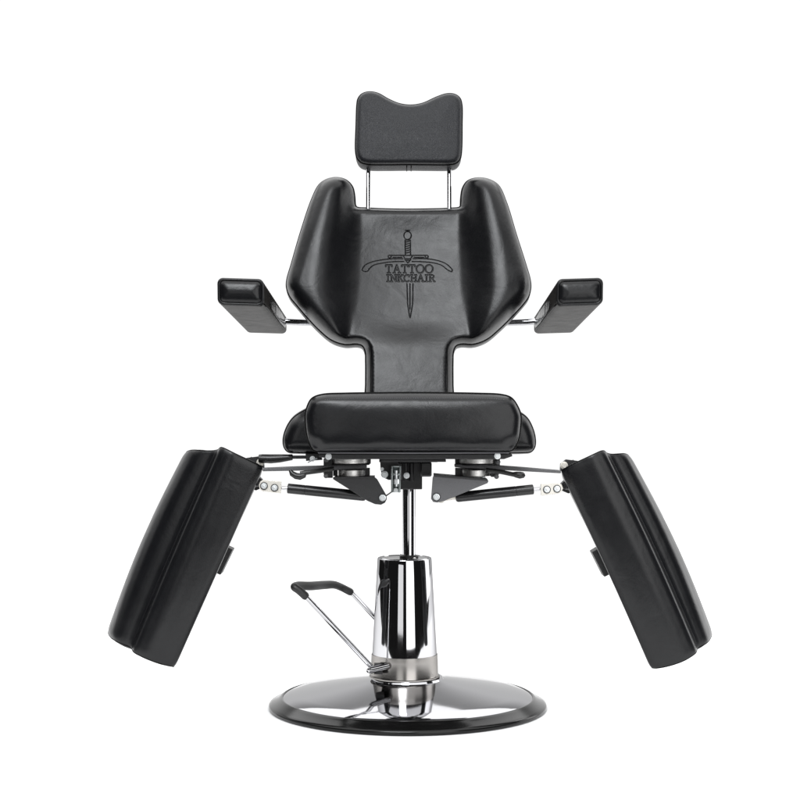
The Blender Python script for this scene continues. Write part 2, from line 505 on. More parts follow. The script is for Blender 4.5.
curve([(413, 259.6), (424, 259.6), (436, 261.2), (445, 264.4), (449.5, 268), (452, 270.8)])
curve([(412, 262.4), (424, 262.8), (434, 264), (441.5, 266.4), (446, 270)])
curve([(452, 270.8), (451.4, 272.6), (449, 272), (446, 270)])
line((407, 284.5), (407.6, 305), (409.8, 318.6)); line((413, 284.5), (412.6, 305), (410.2, 318.6)); line((410, 284.5), (410, 310))
n_thin = len(ST)
GL = {
 'T': [[(.5, 0), (.5, 1)], [(.0, 1), (1, 1)], [(.0, 1), (.0, .78)], [(1, 1), (1, .78)], [(.28, 0), (.72, 0)]],
 'A': [[(.12, 0), (.5, 1), (.88, 0)], [(.26, .36), (.74, .36)], [(-.02, 0), (.28, 0)], [(.7, 0), (1.04, 0)]],
 'I': [[(.5, 0), (.5, 1)], [(.15, 0), (.85, 0)], [(.15, 1), (.85, 1)]],
 'N': [[(.12, 0), (.12, 1), (.88, 0), (.88, 1)], [(-.05, 0), (.3, 0)], [(-.08, 1), (.14, 1)], [(.7, 1), (1.05, 1)]],
 'K': [[(.15, 0), (.15, 1)], [(.85, 1), (.2, .42)], [(.4, .58), (.95, 0)], [(0, 0), (.33, 0)], [(0, 1), (.33, 1)], [(.68, 1), (1, 1)], [(.78, 0), (1.08, 0)]],
 'H': [[(.15, 0), (.15, 1)], [(.85, 0), (.85, 1)], [(.15, .5), (.85, .5)], [(0, 0), (.32, 0)], [(0, 1), (.32, 1)], [(.68, 0), (1, 0)], [(.68, 1), (1, 1)]],
 'R': [[(.15, 0), (.15, 1), (.6, 1), (.82, .9), (.86, .76), (.78, .6), (.6, .5), (.15, .5)], [(.5, .5), (.95, 0)], [(0, 0), (.33, 0)], [(0, 1), (.2, 1)], [(.86, 0), (1.08, 0)]],
 'O': [[(.5 + .5 * math.sin(a), .5 + .52 * math.cos(a)) for a in [2 * math.pi * k / 16 for k in range(17)]]],
 'C': [[(.5 + .5 * math.sin(a), .5 + .52 * math.cos(a)) for a in [math.radians(132 + 270 * k / 14) for k in range(15)]], [(.88, 1.0), (.88, .72)]],
}
def word(txt, widths, x, y0, y1, gap):
    for ch, w in zip(txt, widths):
        for pl in GL[ch]:
            line(*[(x + a * w, y0 + (y1 - y0) * (1 - b)) for a, b in pl])
        x += w + gap
word('TATTOO', [6.0, 7.0, 5.8, 5.8, 7.4, 7.4], 386.0, 265.9, 273.8, 1.45)
word('INKCHAIR', [3.2, 5.8, 5.4, 5.4, 5.8, 6.0, 3.2, 5.2], 386.6, 275.9, 282.4, 1.1)
A0 = pb.uv(np.array([s[0][0] for s in ST]), np.array([s[0][1] for s in ST]))
B0 = pb.uv(np.array([s[1][0] for s in ST]), np.array([s[1][1] for s in ST]))
lo = np.minimum(A0, B0).min(0) - .006; hi = np.maximum(A0, B0).max(0) + .006
gs = .00085
gx, gy = np.meshgrid(np.arange(lo[0], hi[0], gs), np.arange(lo[1], hi[1], gs))
fine = np.stack([gx.ravel(), gy.ravel()], 1)
fine = fine[seg_dist(fine, A0, B0) < .0042]


_ty = np.arange(150., 380.)
def _smooth(xs, ys, sig):
    v = np.interp(_ty, xs, ys); k = np.exp(-.5 * (np.arange(-40, 41) / sig) ** 2); k /= k.sum()
    return np.convolve(np.pad(v, 40, mode='edge'), k, mode='valid')
_ou = _smooth([178, 185, 200, 230, 265, 287, 297, 314, 328, 339, 345], [76, 90, 97, 107, 118, 122, 118, 104, 90, 76, 62], 9)
_cr = _smooth([175, 213, 290, 345], [52, 53.5, 57.5, 62], 12)
_am = _smooth([175, 195, 230, 287, 315, 336, 352], [.050, .056, .059, .053, .041, .020, 0], 7)


def wings(px, py):
    s = np.abs(px - C)
    cr = np.interp(py, _ty, _cr); ou = np.interp(py, _ty, _ou)
    t = (s - cr) / np.maximum(ou - cr, 8)
    bump = (.6 * sstep(-.14, .44, t) + .4 * sstep(-.08, .66, t)) * (1 - .20 * sstep(.5, 1.2, t))
    return bump * np.interp(py, _ty, _am), t


def h_back(px, py, d, uv):
    w, t = wings(px, py)
    base = .030 * roll(d, .020)
    lumb = .022 * sstep(235, 400, py)
    # sag of the middle panel between the bolsters
    s = (px - C) / 55
    sag = -.008 * np.clip(1 - s * s, 0, 1) * sstep(205, 240, py) * (1 - sstep(320, 350, py))
    h = base + (lumb + sag) * sstep(0, .02, d) + w * roll(d, .040)
    e = seg_dist(uv, A0, B0)
    et = seg_dist(uv, A0[n_thin:], B0[n_thin:])
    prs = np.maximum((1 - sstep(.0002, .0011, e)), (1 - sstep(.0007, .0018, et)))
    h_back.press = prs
    return h - .0016 * prs


v, f, seam, P2 = cushion(pb, outl, h_back, [(.001, -.004), (.003, -.014), (.003, -.026), (-.002, -.034), (-.02, -.038)], sub=6, step=.0032, grid=.0058,
                         front_dir=(0, -1, 0), extra=(fine, (A0, B0, .0046)))
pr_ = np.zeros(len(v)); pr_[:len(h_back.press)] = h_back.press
backrest = mk('backrest', v, f, M_BACK, chair, sharp=75, attr=pr_)
MB().tube(seam, .0030, 10, True).build('piping', M_PIPE, backrest)
# seams running down the panel edges beside each bolster
mb = MB()
for sx in (-1, 1):
    q = []
    for k in range(40):
        py = 345 + k * 1.9; px = C + sx * 37.8
        uv = pb.uv(np.array([px]), np.array([py])); q.append(Vector(pb.pt(uv, .0302 + .022 * float(sstep(235, 400, py)), (0, -1, 0))[0]))
    mb.tube(q, .0011, 6)
mb.build_each('seam', M_PIPE, backrest)

# ---- headrest
ph = Plane(.285, 1.26, 14)
hd = [(357.2, 104), (358.2, 99), (361.5, 94.6), (368.5, 92.2), (377.5, 93.5), (388.7, 99.6), (399.5, 104), (411, 105.4), (422.5, 103.6), (437.0, 97.2), (446.8, 94.1), (454.5, 94.6),
      (459.6, 98.2), (461.6, 104.5), (461.8, 125), (461.2, 152), (459.8, 159), (456, 163), (450, 164.4), (430, 164.6), (409, 164.4), (388, 164.6), (368, 164.2), (361, 162.2), (357.3, 158), (355.8, 151), (356.3, 126)]


def h_head(px, py, d, uv):
    return .020 * roll(d, .013) + .004 * sstep(0, .06, d)


v, f, seam, _ = cushion(ph, hd, h_head, [(.000, -.004), (.001, -.012), (.0015, -.03), (.0, -.043), (-.004, -.048), (-.02, -.050)], grid=.006, step=.003, rings=(.0008, .002, .004, .0065, .0095, .013),
                        front_dir=(0, -1, 0))
head = mk('headrest', v, f, M_HEAD, chair, sharp=75)
MB().tube(seam, .0026, 10, True).build('piping', M_PIPE, head)
mb = MB()  # short seam where the cover is closed under the pad
for sx in (-2.2, 2.2):
    a = ph.pt(ph.uv(np.array([409. + sx]), np.array([164.6])), -.003)[0]; b = ph.pt(ph.uv(np.array([409. + sx]), np.array([164.7])), -.042)[0]
    mb.tube([Vector(a), (Vector(a) + Vector(b)) / 2 - Vector((0, 0, .0008)), Vector(b)], .0013, 8)
mb.build_each('seam', M_PIPE, head)
for px in (368.0, 449.6):
    uvt = ph.uv(np.array([px]), np.array([158.])); uvb = ph.uv(np.array([px]), np.array([245.]))
    MB().rod(Vector(ph.pt(uvt, -.030)[0]), Vector(ph.pt(uvb, -.030)[0]), .0057, 20).build('headrest_post', M_CHROME, chair, sharp=40)

# ---- armrests
def rrect(w, h, r, n=6, bulge=0.0):
    pts = []
    for cx, cy, a0 in ((w - r, h - r, 0), (-w + r, h - r, 90), (-w + r, -h + r, 180), (w - r, -h + r, 270)):
        for k in range(n + 1):
            a = math.radians(a0 + 90 * k / n); pts.append((cx + r * math.cos(a), cy + r * math.sin(a)))
    # extra points along the long sides so that faces can puff
    out = []
    for i in range(len(pts)):
        a, b = pts[i], pts[(i + 1) % len(pts)]; out.append(a)
        L = math.hypot(b[0] - a[0], b[1] - a[1])
        if L > .006:
            m = int(L / .006)
            for k in range(1, m): out.append((a[0] + (b[0] - a[0]) * k / m, a[1] + (b[1] - a[1]) * k / m))
    return out


def armrest(sx):
    def Q(px, py, Y): return P(px if sx < 0 else 820.5 - px, py, Y)
    Yf, Yr = -.24, .31
    F = {'tl': Q(217.2, 277.6, Yf), 'tr': Q(264, 279, Yf), 'bl': Q(217.6, 305, Yf), 'br': Q(264.5, 306.5, Yf)}
    R = {'tl': Q(246, 316, Yr), 'tr': Q(286.5, 314.5, Yr), 'bl': Q(246, 332.6, Yr), 'br': Q(286.5, 333.8, Yr)}
    base = rrect(.5, .5, .0)  # placeholder for bilinear parameters
    w0, h0 = .055, .030
    sec = rrect(w0, h0, .0135)
    nS = 34; rings = []
    def ring(t, shrink=0.0, dy=0.0, pull=0.0):
        out = []
        c = {k: F[k].lerp(R[k], t) for k in F}
        for (a, b) in sec:
            # puff of the underside and top: tiny
            a2 = a * (1 - shrink / w0); b2 = b * (1 - shrink / h0)
            u = (a2 / w0 + 1) / 2; v_ = (b2 / h0 + 1) / 2
            p = c['bl'] * (1 - u) * (1 - v_) + c['br'] * u * (1 - v_) + c['tl'] * (1 - u) * v_ + c['tr'] * u * v_
            out.append(p + Vector((0, dy, 0)))
        return out
    # front cap: seam lip, then a puffed leather panel
    for sh, dy in ((.0295, -.0125), (.027, -.0124), (.024, -.0118), (.020, -.0110), (.016, -.0100), (.012, -.0085), (.009, -.0065), (.0072, -.0040), (.0060, -.0028), (.0045, -.0042), (.0028, -.0042), (.0012, -.0028), (.0003, -.0008)):
        rings.append(ring(0, sh, dy))
    for i in range(nS + 1): rings.append(ring(i / nS, .0003 * (i % 2)))
    for sh, dy in ((.001, .003), (.004, .007), (.010, .010), (.02, .011)): rings.append(ring(1, sh, dy))
    arm = MB().rings(rings).build('armrest', M_UNDER, chair, sharp=80)
    arm.data.materials.append(M_LEATHER)      # the end cap is the glossier hide
    y0 = min(v_.co.y for v_ in arm.data.vertices)
    for p_ in arm.data.polygons:
        if p_.center.y < y0 + .0126: p_.material_index = 1
    # seams along the two lower edges
    mb = MB()
    mb.tube([p for p in ring(0, .0062, -.0026)], .0011, 6, True)
    for (ua, vb) in ((.985, .105), (.105, -.0)):
        pts = []
        for i in range(12):
            c = {k: F[k].lerp(R[k], .02 + .95 * i / 11) for k in F}
            p = c['bl'] * (1 - ua) * (1 - vb) + c['br'] * ua * (1 - vb) + c['tl'] * (1 - ua) * vb + c['tr'] * ua * vb
            pts.append(p)
        if vb > 0: mb.tube(pts, .0015, 6)
    mb.build_each('seam', M_PIPE, arm)
    # chrome bracket plate on the inner side of the pad
    mb = MB()
    def S_(t, v_, off): # point on inner side wall
        c = {k: F[k].lerp(R[k], t) for k in F}
        return c['br'].lerp(c['tr'], v_) + Vector((-sx * off, 0, 0))
    poly = []
    for t, v_ in ((.22, .42), (.26, .66), (.40, .78), (.70, .80), (.88, .72), (.95, .45), (.90, .2), (.7, .16), (.42, .20), (.27, .28)): poly.append((t, v_))
    a = [S_(t, v_ * .85, .0004) for t, v_ in poly]; b = [S_(t, v_ * .85, .0016) for t, v_ in poly]
    b2 = [S_(.6 + (t - .6) * .95, (.5 + (v_ - .5) * .9) * .85, .0022) for t, v_ in poly]
    mb.rings([a, b, b2])
    mb.build('side_gusset', M_CREASE, arm, sharp=35)
    # post to the backrest frame
    mb = MB()
    a = Q(286, 321.3, .285) ; b = Q(330, 323.2, .298)
    s0 = S_(.86, .45, .0)
    s0 = Vector((a.x, a.y, a.z))
    post = MB().rod(s0 + Vector((sx * .02, -.001, 0)), b, .0088, 28).build('armrest_post', M_CHROME, arm, sharp=40)
    return arm


armrest(-1); armrest(1)

# ---- leg rests
def legrest(sx):
    # control points of the section: top px,py, bottom px,py, depth Y   (drawn for the left one)
    if sx < 0:
        fx = lambda x: x
        cps = [  # R edge, face A, ridge G, valley, bolster, outer edge, back
            (263.6, 468.5, 175.0, 667.5, -.150), (263.8, 467.6, 175.2, 667.0, -.166), (261.0, 466.0, 172.8, 666.8, -.176), (253, 462, 165, 665.2, -.1835), (242, 456.6, 154, 661.6, -.190),
            (233, 452.2, 145.5, 658.2, -.194), (227.5, 449.4, 139.6, 655.4, -.1918), (223.0, 447.3, 134.8, 653.1, -.1880), (220.5, 446.8, 132.8, 651.5, -.1820), (219.2, 447.4, 131.8, 650.2, -.172),
            (217.6, 448.6, 130.8, 648.4, -.160), (213, 449.9, 127.8, 646.0, -.1545), (206, 450.4, 123.0, 644.2, -.1535), (199, 450.2, 118.0, 642.2, -.150), (192.5, 449.8, 113, 639.4, -.138), (187.6, 450.4, 109.4, 636.8, -.116),
            (184.6, 452.4, 107.4, 633.6, -.085), (184.8, 456, 107.4, 630.5, -.05), (188, 459, 110, 629, -.03), (200, 460, 122, 632, -.022), (220, 463, 143, 641, -.022), (250, 470, 164, 653, -.022), (260, 472.5, 172, 659, -.035), (262.4, 472.6, 174, 662, -.07), (263.2, 470.4, 174.6, 665.5, -.12)]
        bul = 5.2
    else:
        # right pad, drawn from its own edges
        cps = [
            (560.4, 472.6, 650.5, 668.6, -.150), (560.2, 471.6, 650.4, 668.4, -.166), (563, 469.4, 653.5, 668.8, -.176), (571, 465, 662, 667.8, -.184), (582, 459.6, 674, 664.8, -.190),
            (591, 455.3, 684, 661.0, -.194), (597, 452.4, 690.4, 657.4, -.1920), (601.8, 450.4, 695.0, 654.2, -.1885), (604.5, 450.2, 697.0, 652.2, -.1825), (605.8, 450.8, 697.8, 650.4, -.172),
            (607.4, 452.0, 698.4, 648.8, -.160), (611.5, 453.4, 700.2, 647.0, -.155), (617, 453.8, 703.0, 645.4, -.153), (622.5, 453.4, 706.6, 643.4, -.149), (626.6, 453.4, 709.6, 641.0, -.138), (629.2, 454.4, 711.6, 638.2, -.116),
            (630.6, 456.2, 712.6, 635.2, -.085), (630.6, 459, 712.4, 632, -.05), (628, 462, 709, 631, -.03), (616, 463, 697, 634, -.022), (598, 466, 676, 643, -.022), (572, 473, 660, 655, -.022), (563, 476, 653, 661, -.035), (561, 476, 651.4, 664, -.07), (560.6, 474.4, 650.6, 667, -.12)]
        bul = 4.0
    cps = np.array(cps, float)
    dense = catmull(cps, True, 5)
    ts = [0, .001, .003, .006, .010, .015, .021, .028, .036, .045] + [.06 + .88 * k / 48 for k in range(49)] + [.955, .964, .972, .979, .985, .990, .994, .997, .999, 1]
    rows = []
    for t in ts:
        pts = []
        for j, (xa, ya, xb, yb, Y) in enumerate(dense):
            px = xa + (xb - xa) * t; py = ya + (yb - ya) * t
            # outer edge of the pad bows outwards
            span = abs(xa - dense[0][0]) / 79.0
            w = sstep(.35, 1.0, np.array(span))
            px += sx * bul * float(w) * math.sin(math.pi * t) * .85 * 1.0
            py -= bul * float(w) * math.sin(math.pi * t) * .35
            # slight give in the middle of the faces
            Yd = Y - .003 * math.sin(math.pi * t)
            if sx > 0: px += 1.6 * math.sin(math.pi * t)
            pts.append(P(px, py, Yd))
        # soft shoulders where the cover turns over the two ends
        dd = min(t, 1 - t) * .52
        if dd < .022:
            sh = .0040 * (1 - math.sqrt(1 - (1 - dd / .022) ** 2)) + (.0000)
            c = sum(pts, Vector()) / len(pts)
            pts = [p.lerp(c, sh / (p - c).length) for p in pts]
        rows.append(pts)
    def shrink(row, s, along):
        c = sum(row, Vector()) / len(row); out = []
        m = len(row)
        for k in range(m):
            tv = (row[(k + 1) % m] - row[k - 1]).normalized()
            axis = (rows[-1][0] - rows[0][0]).normalized()
            nv = tv.cross(axis).normalized()
            if nv.dot(c - row[k]) < 0: nv = -nv
            out.append(row[k].lerp(c, min(.95, s / (row[k] - c).length)) + along)
        return out
    ax = (rows[-1][0] - rows[0][0]).normalized()
    R = []
    for s, al in ((.035, -.0015), (.022, -.0045), (.014, -.005), (.008, -.0035), (.005, -.001), (.0035, .0002), (.0018, -.0016), (.0, .000), (-.0008, .004)):
        R.append(shrink(rows[0], s, ax * al))
    R += rows[1:-1]
    for s, al in ((-.0008, -.004), (.0, .0), (.0018, .0016), (.0035, -.0002), (.005, .001), (.008, .0035), (.014, .005), (.022, .0045), (.035, .0015)):
        R.append(shrink(rows[-1], s, ax * al))
    leg = MB().rings(R).build('leg_rest', M_LEATHER, chair, sharp=85)
    mb = MB(); mb.tube(shrink(rows[0], .001, Vector()), .0019, 8, True); mb.tube(shrink(rows[-1], .001, Vector()), .0019, 8, True)
    mb.build_each('piping', M_PIPE, leg)
    # side handle
    if sx < 0: q = [(224.5, 546.0), (232.6, 549.8), (220.4, 575.2), (210, 570.5)]
    else: q = [(601, 547.0), (592.0, 552.4), (604.4, 577.2), (615, 572)]
    MB().prism([P(a, b, -.125) for a, b in q], .05).build('side_handle', M_BLACK, leg, sharp=30, bevel=.002)
    # hinge at the upper inner corner
    mb = MB()
    fx = (lambda x: x) if sx < 0 else (lambda x: 824.4 - x)
    dy = 0 if sx < 0 else 3.0
    mb.rod(P(fx(250), 459 + dy, -.10), P(fx(258), 461.5 + dy, -.10), .006, 16)
    mb.prism([P(fx(246), 458 + dy, -.12), P(fx(258), 456.5 + dy, -.12), P(fx(263.5), 461 + dy, -.12), P(fx(264), 468 + dy, -.12), P(fx(256), 468 + dy, -.12)], .02)
    h_ = mb.build('hinge_bracket', M_BLACK, leg, sharp=30)
    MB().bolt(P(fx(260.3), 462.4 + dy, -.1202), .0062, .007).build('bolt', M_NICKEL, h_, sharp=30)
    mb = MB(); mb.prism([P(fx(252), 477 + dy, -.13), P(fx(259), 477 + dy, -.13), P(fx(263), 481 + dy, -.13), P(fx(262), 488 + dy, -.13), P(fx(256), 490.5 + dy, -.13), P(fx(247), 487 + dy, -.13)], .03)
    mb.rod(P(fx(254), 484 + dy, -.15), P(fx(259.5), 483 + dy, -.16), .0075, 16)
    mb.build('spring_mount', M_BLACK, leg, sharp=30, bevel=.001)
    return leg


legrest(-1); legrest(1)

# ---- seat frame under the cushion
mb = MB()
def bx(x0, y0, x1, y1, Ya, Yb):
    a = P(x0, y1, Ya); b = P(x1, y0, Ya); mb.box((a.x, Ya, a.z), (b.x, Yb, b.z))
mb.prism([P(319, 453.9, -.28), P(512, 453.9, -.28), P(512.5, 456.3, -.28), P(504, 459.2, -.28), P(331, 459.2, -.28), P(319, 457.0, -.28)], .30)
frame = mb.build('seat_frame', M_BLACK, chair, sharp=30, bevel=.0012)
mb = MB(); bx(381, 459.4, 446, 462.0, -.24, .05); mb.build('cross_plate', M_BLACK, frame, sharp=30, bevel=.001)
mb = MB()
mb.box((X0 - .030, -.05, pz + .004), (X0 + .031, .05, P(0, 462.2, -.05).z))
mb.build('column_bracket', M_BLACK, frame, sharp=30, bevel=.002)
mb = MB()
a = P(403.5, 464, -.07); mb.rod(P(405.6, 463, -.052), P(405.6, 481, -.052), .0065, 20); mb.rod(P(411.6, 463, -.052), P(411.6, 481, -.052), .0055, 20)
mb.build('column_sleeve', M_BLACK, frame, sharp=40)
mb = MB(); bx(420.5, 461.9, 431.8, 476.8, -.09, .02); mb.build('guard_block', M_PLASTIC, frame, sharp=30, bevel=.004)
mb = MB(); mb.prism([P(380, 459.5, -.12), P(392, 460, -.12), P(402, 464, -.12), P(402, 479.5, -.12), P(388.5, 480, -.12), P(382, 477, -.12), P(380.4, 468, -.12)], .05)
mb.build('side_bracket', M_BLACK, frame, sharp=30, bevel=.0015)
mb = MB(); mb.bolt(P(384.6, 474.4, -.1206), .0058, .010); mb.bolt(P(406.6, 475.4, -.0592), .0050, .005)
mb.bolt(P(382, 469, -.1206), .003, .004)
mb.build_each('frame_bolt', M_ZINC, frame, sharp=30)
# little bolts along the front board
mb = MB()
for px, py in ((328.5, 456.4), (497.5, 455.9)): mb.bolt(P(px, py, -.2812), .0050, .005)
mb.build_each('board_bolt', M_ZINC, frame, sharp=30)

# zinc caster fork hanging under the frame
mb = MB()
Yc = -.155
def zb(x0, y0, x1, y1, Ya, th):
    a = P(x0, y1, Ya); b = P(x1, y0, Ya); mb.box((a.x, Ya, a.z), (b.x, Ya + th, b.z))
mb.prism([P(391.4, 466, Yc), P(393.0, 466, Yc), P(393.0, 492.6, Yc), P(391.0, 492.6, Yc), P(390.9, 478, Yc)], .018)
mb.prism([P(399.6, 466, Yc), P(401.2, 466, Yc), P(400.6, 480, Yc), P(400.0, 492.6, Yc), P(398.2, 492.6, Yc)], .018)
zb(393.2, 465.6, 399.4, 467.2, Yc + .001, .016); zb(393.2, 473.2, 399.6, 475.2, Yc - .002, .02); zb(393.1, 488.2, 398.1, 492.4, Yc - .001, .018)
clasp = mb.build('latch_bracket', M_LATCH, frame, sharp=30, bevel=.0006)
mb = MB(); zb(391.3, 466.4, 400.6, 492.2, Yc + .0185, .003); mb.build('latch_plate', M_TEAL, clasp, sharp=30, bevel=.0006)
mb = MB(); mb.rod(P(396.3, 470.2, Yc + .002), P(396.3, 486.6, Yc + .002), .0042, 16); mb.rod(P(396.3, 479, Yc - .002), P(396.3, 484, Yc - .002), .0062, 6)
mb.bolt(P(395.6, 490.2, Yc - .0012), .0035, .004); mb.build_each('latch_screw', M_ZINC, clasp, sharp=30)
MB().tube([P(385, 496.5, -.21), P(388, 494.5, -.19), P(392, 491.6, -.16)], .0016, 10).build('latch_wire', M_BLACK, clasp)

# ---- swivel bearings
for sx in (-1, 1):
    cx = 349.5 if sx < 0 else 477.5
    c = P(cx, 458, -.17); Z = lambda py: P(cx, py, -.17).z
    mb = MB(); mb.lathe([(.012, Z(458.2)), (.040, Z(458.2)), (.0415, Z(458.8)), (.0415, Z(463.0)), (.040, Z(463.6)), (.012, Z(463.6))], (c.x, c.y, 0), 64)
    br = mb.build('swivel_bearing', M_STEEL, chair, sharp=30)
    mb = MB(); mb.lathe([(.012, Z(469.3)), (.030, Z(469.3)), (.0318, Z(470.0)), (.0318, Z(475.8)), (.030, Z(476.4)), (.012, Z(476.4))], (c.x + sx * -.004, c.y, 0), 64)
    mb.build('lower_ring', M_STEEL, br, sharp=30)
    mb = MB(); mb.lathe([(.010, Z(458.6)), (.046, Z(458.1)), (.0478, Z(457.5)), (.0478, Z(456.2)), (.010, Z(455.6))], (c.x, c.y + .004, 0), 64)
    mb.lathe([(.010, Z(463.7)), (.046, Z(463.8)), (.046, Z(464.9)), (.010, Z(465.0))], (c.x, c.y + .002, 0), 64)
    a = c.x
    # black cheeks behind the rings
    mb.box((a - .050, c.y + .012, Z(464.2)), (a + .048, c.y + .05, Z(457.6)))
    mb.box((a - .044 - sx * .006, c.y + .010, Z(476.2)), (a + .040 - sx * .006, c.y + .045, Z(468.4)))
    mb.build('bearing_housing', M_BLACK, br, sharp=30, bevel=.0008)
    mb = MB()
    for k in (-.008, .002, .012): mb.rod((a + k, c.y - .02, Z(479.2)), (a + k, c.y - .02, Z(476.3)), .0034, 6, .0004)
    mb.build_each('stud', M_ZINC, br, sharp=30)

# ---- leg rest arms (flat bars) with tightening knob
def arm_bar(sx):
    mb = MB()
    if sx < 0:
        up = [(262.5, 468.2), (290, 467.0), (322, 466.0), (366, 464.8), (366.5, 466.2), (366.5, 468.6), (330, 470.2), (290, 470.9), (262.5, 471.4)]
        inner = [(360, 465.0), (366.4, 464.8), (366.4, 467.8), (360, 468)]
    else:
        up = [(455, 464.3), (470, 464.6), (495, 465.4), (525, 467.6), (561, 470.6), (561, 473.4), (525, 471.4), (495, 469.8), (470, 468.3), (455, 467.3)]
        inner = None
    mb.prism([P(x, y, -.195) for x, y in up], .045)
    bar = mb.build('leg_rest_arm', M_GREYPOWDER, chair, sharp=30, bevel=.0012)
    if sx < 0:
        kb = [(*P(334, 468.6, -.205),), (*P(320, 470.8, -.207),), (*P(308, 472.4, -.210),), (*P(300, 473.6, -.212),)]
        kn = P(299.0, 474.8, -.212); s0 = P(291.5, 472, -.212)
    else:
        kb = [(*P(486, 470.2, -.205),), (*P(500, 471.8, -.207),), (*P(512, 474.2, -.210),), (*P(517, 475.2, -.212),)]
        kn = P(519.6, 475.2, -.212)
    q = catmull(kb, False, 4)
    mb = MB().tube([Vector(p) for p in q], [.0052] * len(q), 14)
    if sx < 0:
        mb.tube([P(289.8, 470.0, -.212), P(292, 473.6, -.212), P(296, 476.0, -.212), P(300, 476.6, -.212), P(304, 475.2, -.212), P(306, 472.6, -.212)], [.003, .0065, .0075, .0078, .0065, .003], 16)
    else:
        mb.tube([P(511.5, 474.0, -.212), P(516, 474.6, -.212), P(520, 475.2, -.212), P(523.6, 475.0, -.212), P(525, 474.6, -.212)], [.004, .0070, .0082, .0066, .003], 16)
    mb.build('locking_knob', M_PLASTIC, bar, sharp=60)
    mb = MB()
    for (x, y) in (((326.5, 459.8), (326.0, 475.8)) if sx < 0 else ((498, 462), (496.5, 476.6))):
        mb.bolt(P(x, y, -.2045), .0038, .005)
    mb.build_each('arm_bolt', M_GREYPOWDER, bar, sharp=30)
    bl = MB()
    xx = 327.5 if sx < 0 else 496
    bl.prism([P(xx - 4, 458.5, -.19), P(xx + 5, 458.5, -.19), P(xx + 5, 478, -.19), P(xx - 1, 478, -.19), P(xx - 4, 474, -.19)] if sx < 0 else
             [P(xx - 5, 458.5, -.19), P(xx + 4, 458.5, -.19), P(xx + 4, 473, -.19), P(xx + 1, 477, -.19), P(xx - 5, 477, -.19)], .02)
    bl.build('clamp_block', M_BLACK, bar, sharp=30, bevel=.001)
    return bar


arm_bar(-1); arm_bar(1)

# ---- recline lever with a tapered handle, seen on the left only
mb = MB(); mb.rod(P(291, 457.2, -.13), P(322, 457.0, -.13), .0040, 16)
mb.prism([P(305.5, 453.6, -.14), P(320, 453.6, -.14), P(322, 460, -.14), P(306, 461, -.14)], .03)
lev = mb.build('recline_lever', M_BLACK, chair, sharp=40)
g = [P(258.6, 458.4, -.13), P(259, 458.4, -.13), P(262, 458.6, -.13), P(271, 458.9, -.13), P(280, 458.4, -.13), P(288, 457.7, -.13), P(292.3, 457.2, -.13), P(292.8, 457.2, -.13)]
MB().tube(g, [.0080, .0095, .0103, .0108, .0098, .0078, .0070, .0060], 24).build('lever_grip', M_PLASTIC, lev, sharp=45)
mb = MB(); mb.bolt(P(312.5, 458.8, -.1402), .0045, .005); mb.tube([P(308, 462.5, -.145), P(312, 460.5, -.15), P(317, 458.2, -.145)], .0014, 8)
mb.build('lever_spring', M_ZINC, lev, sharp=30)

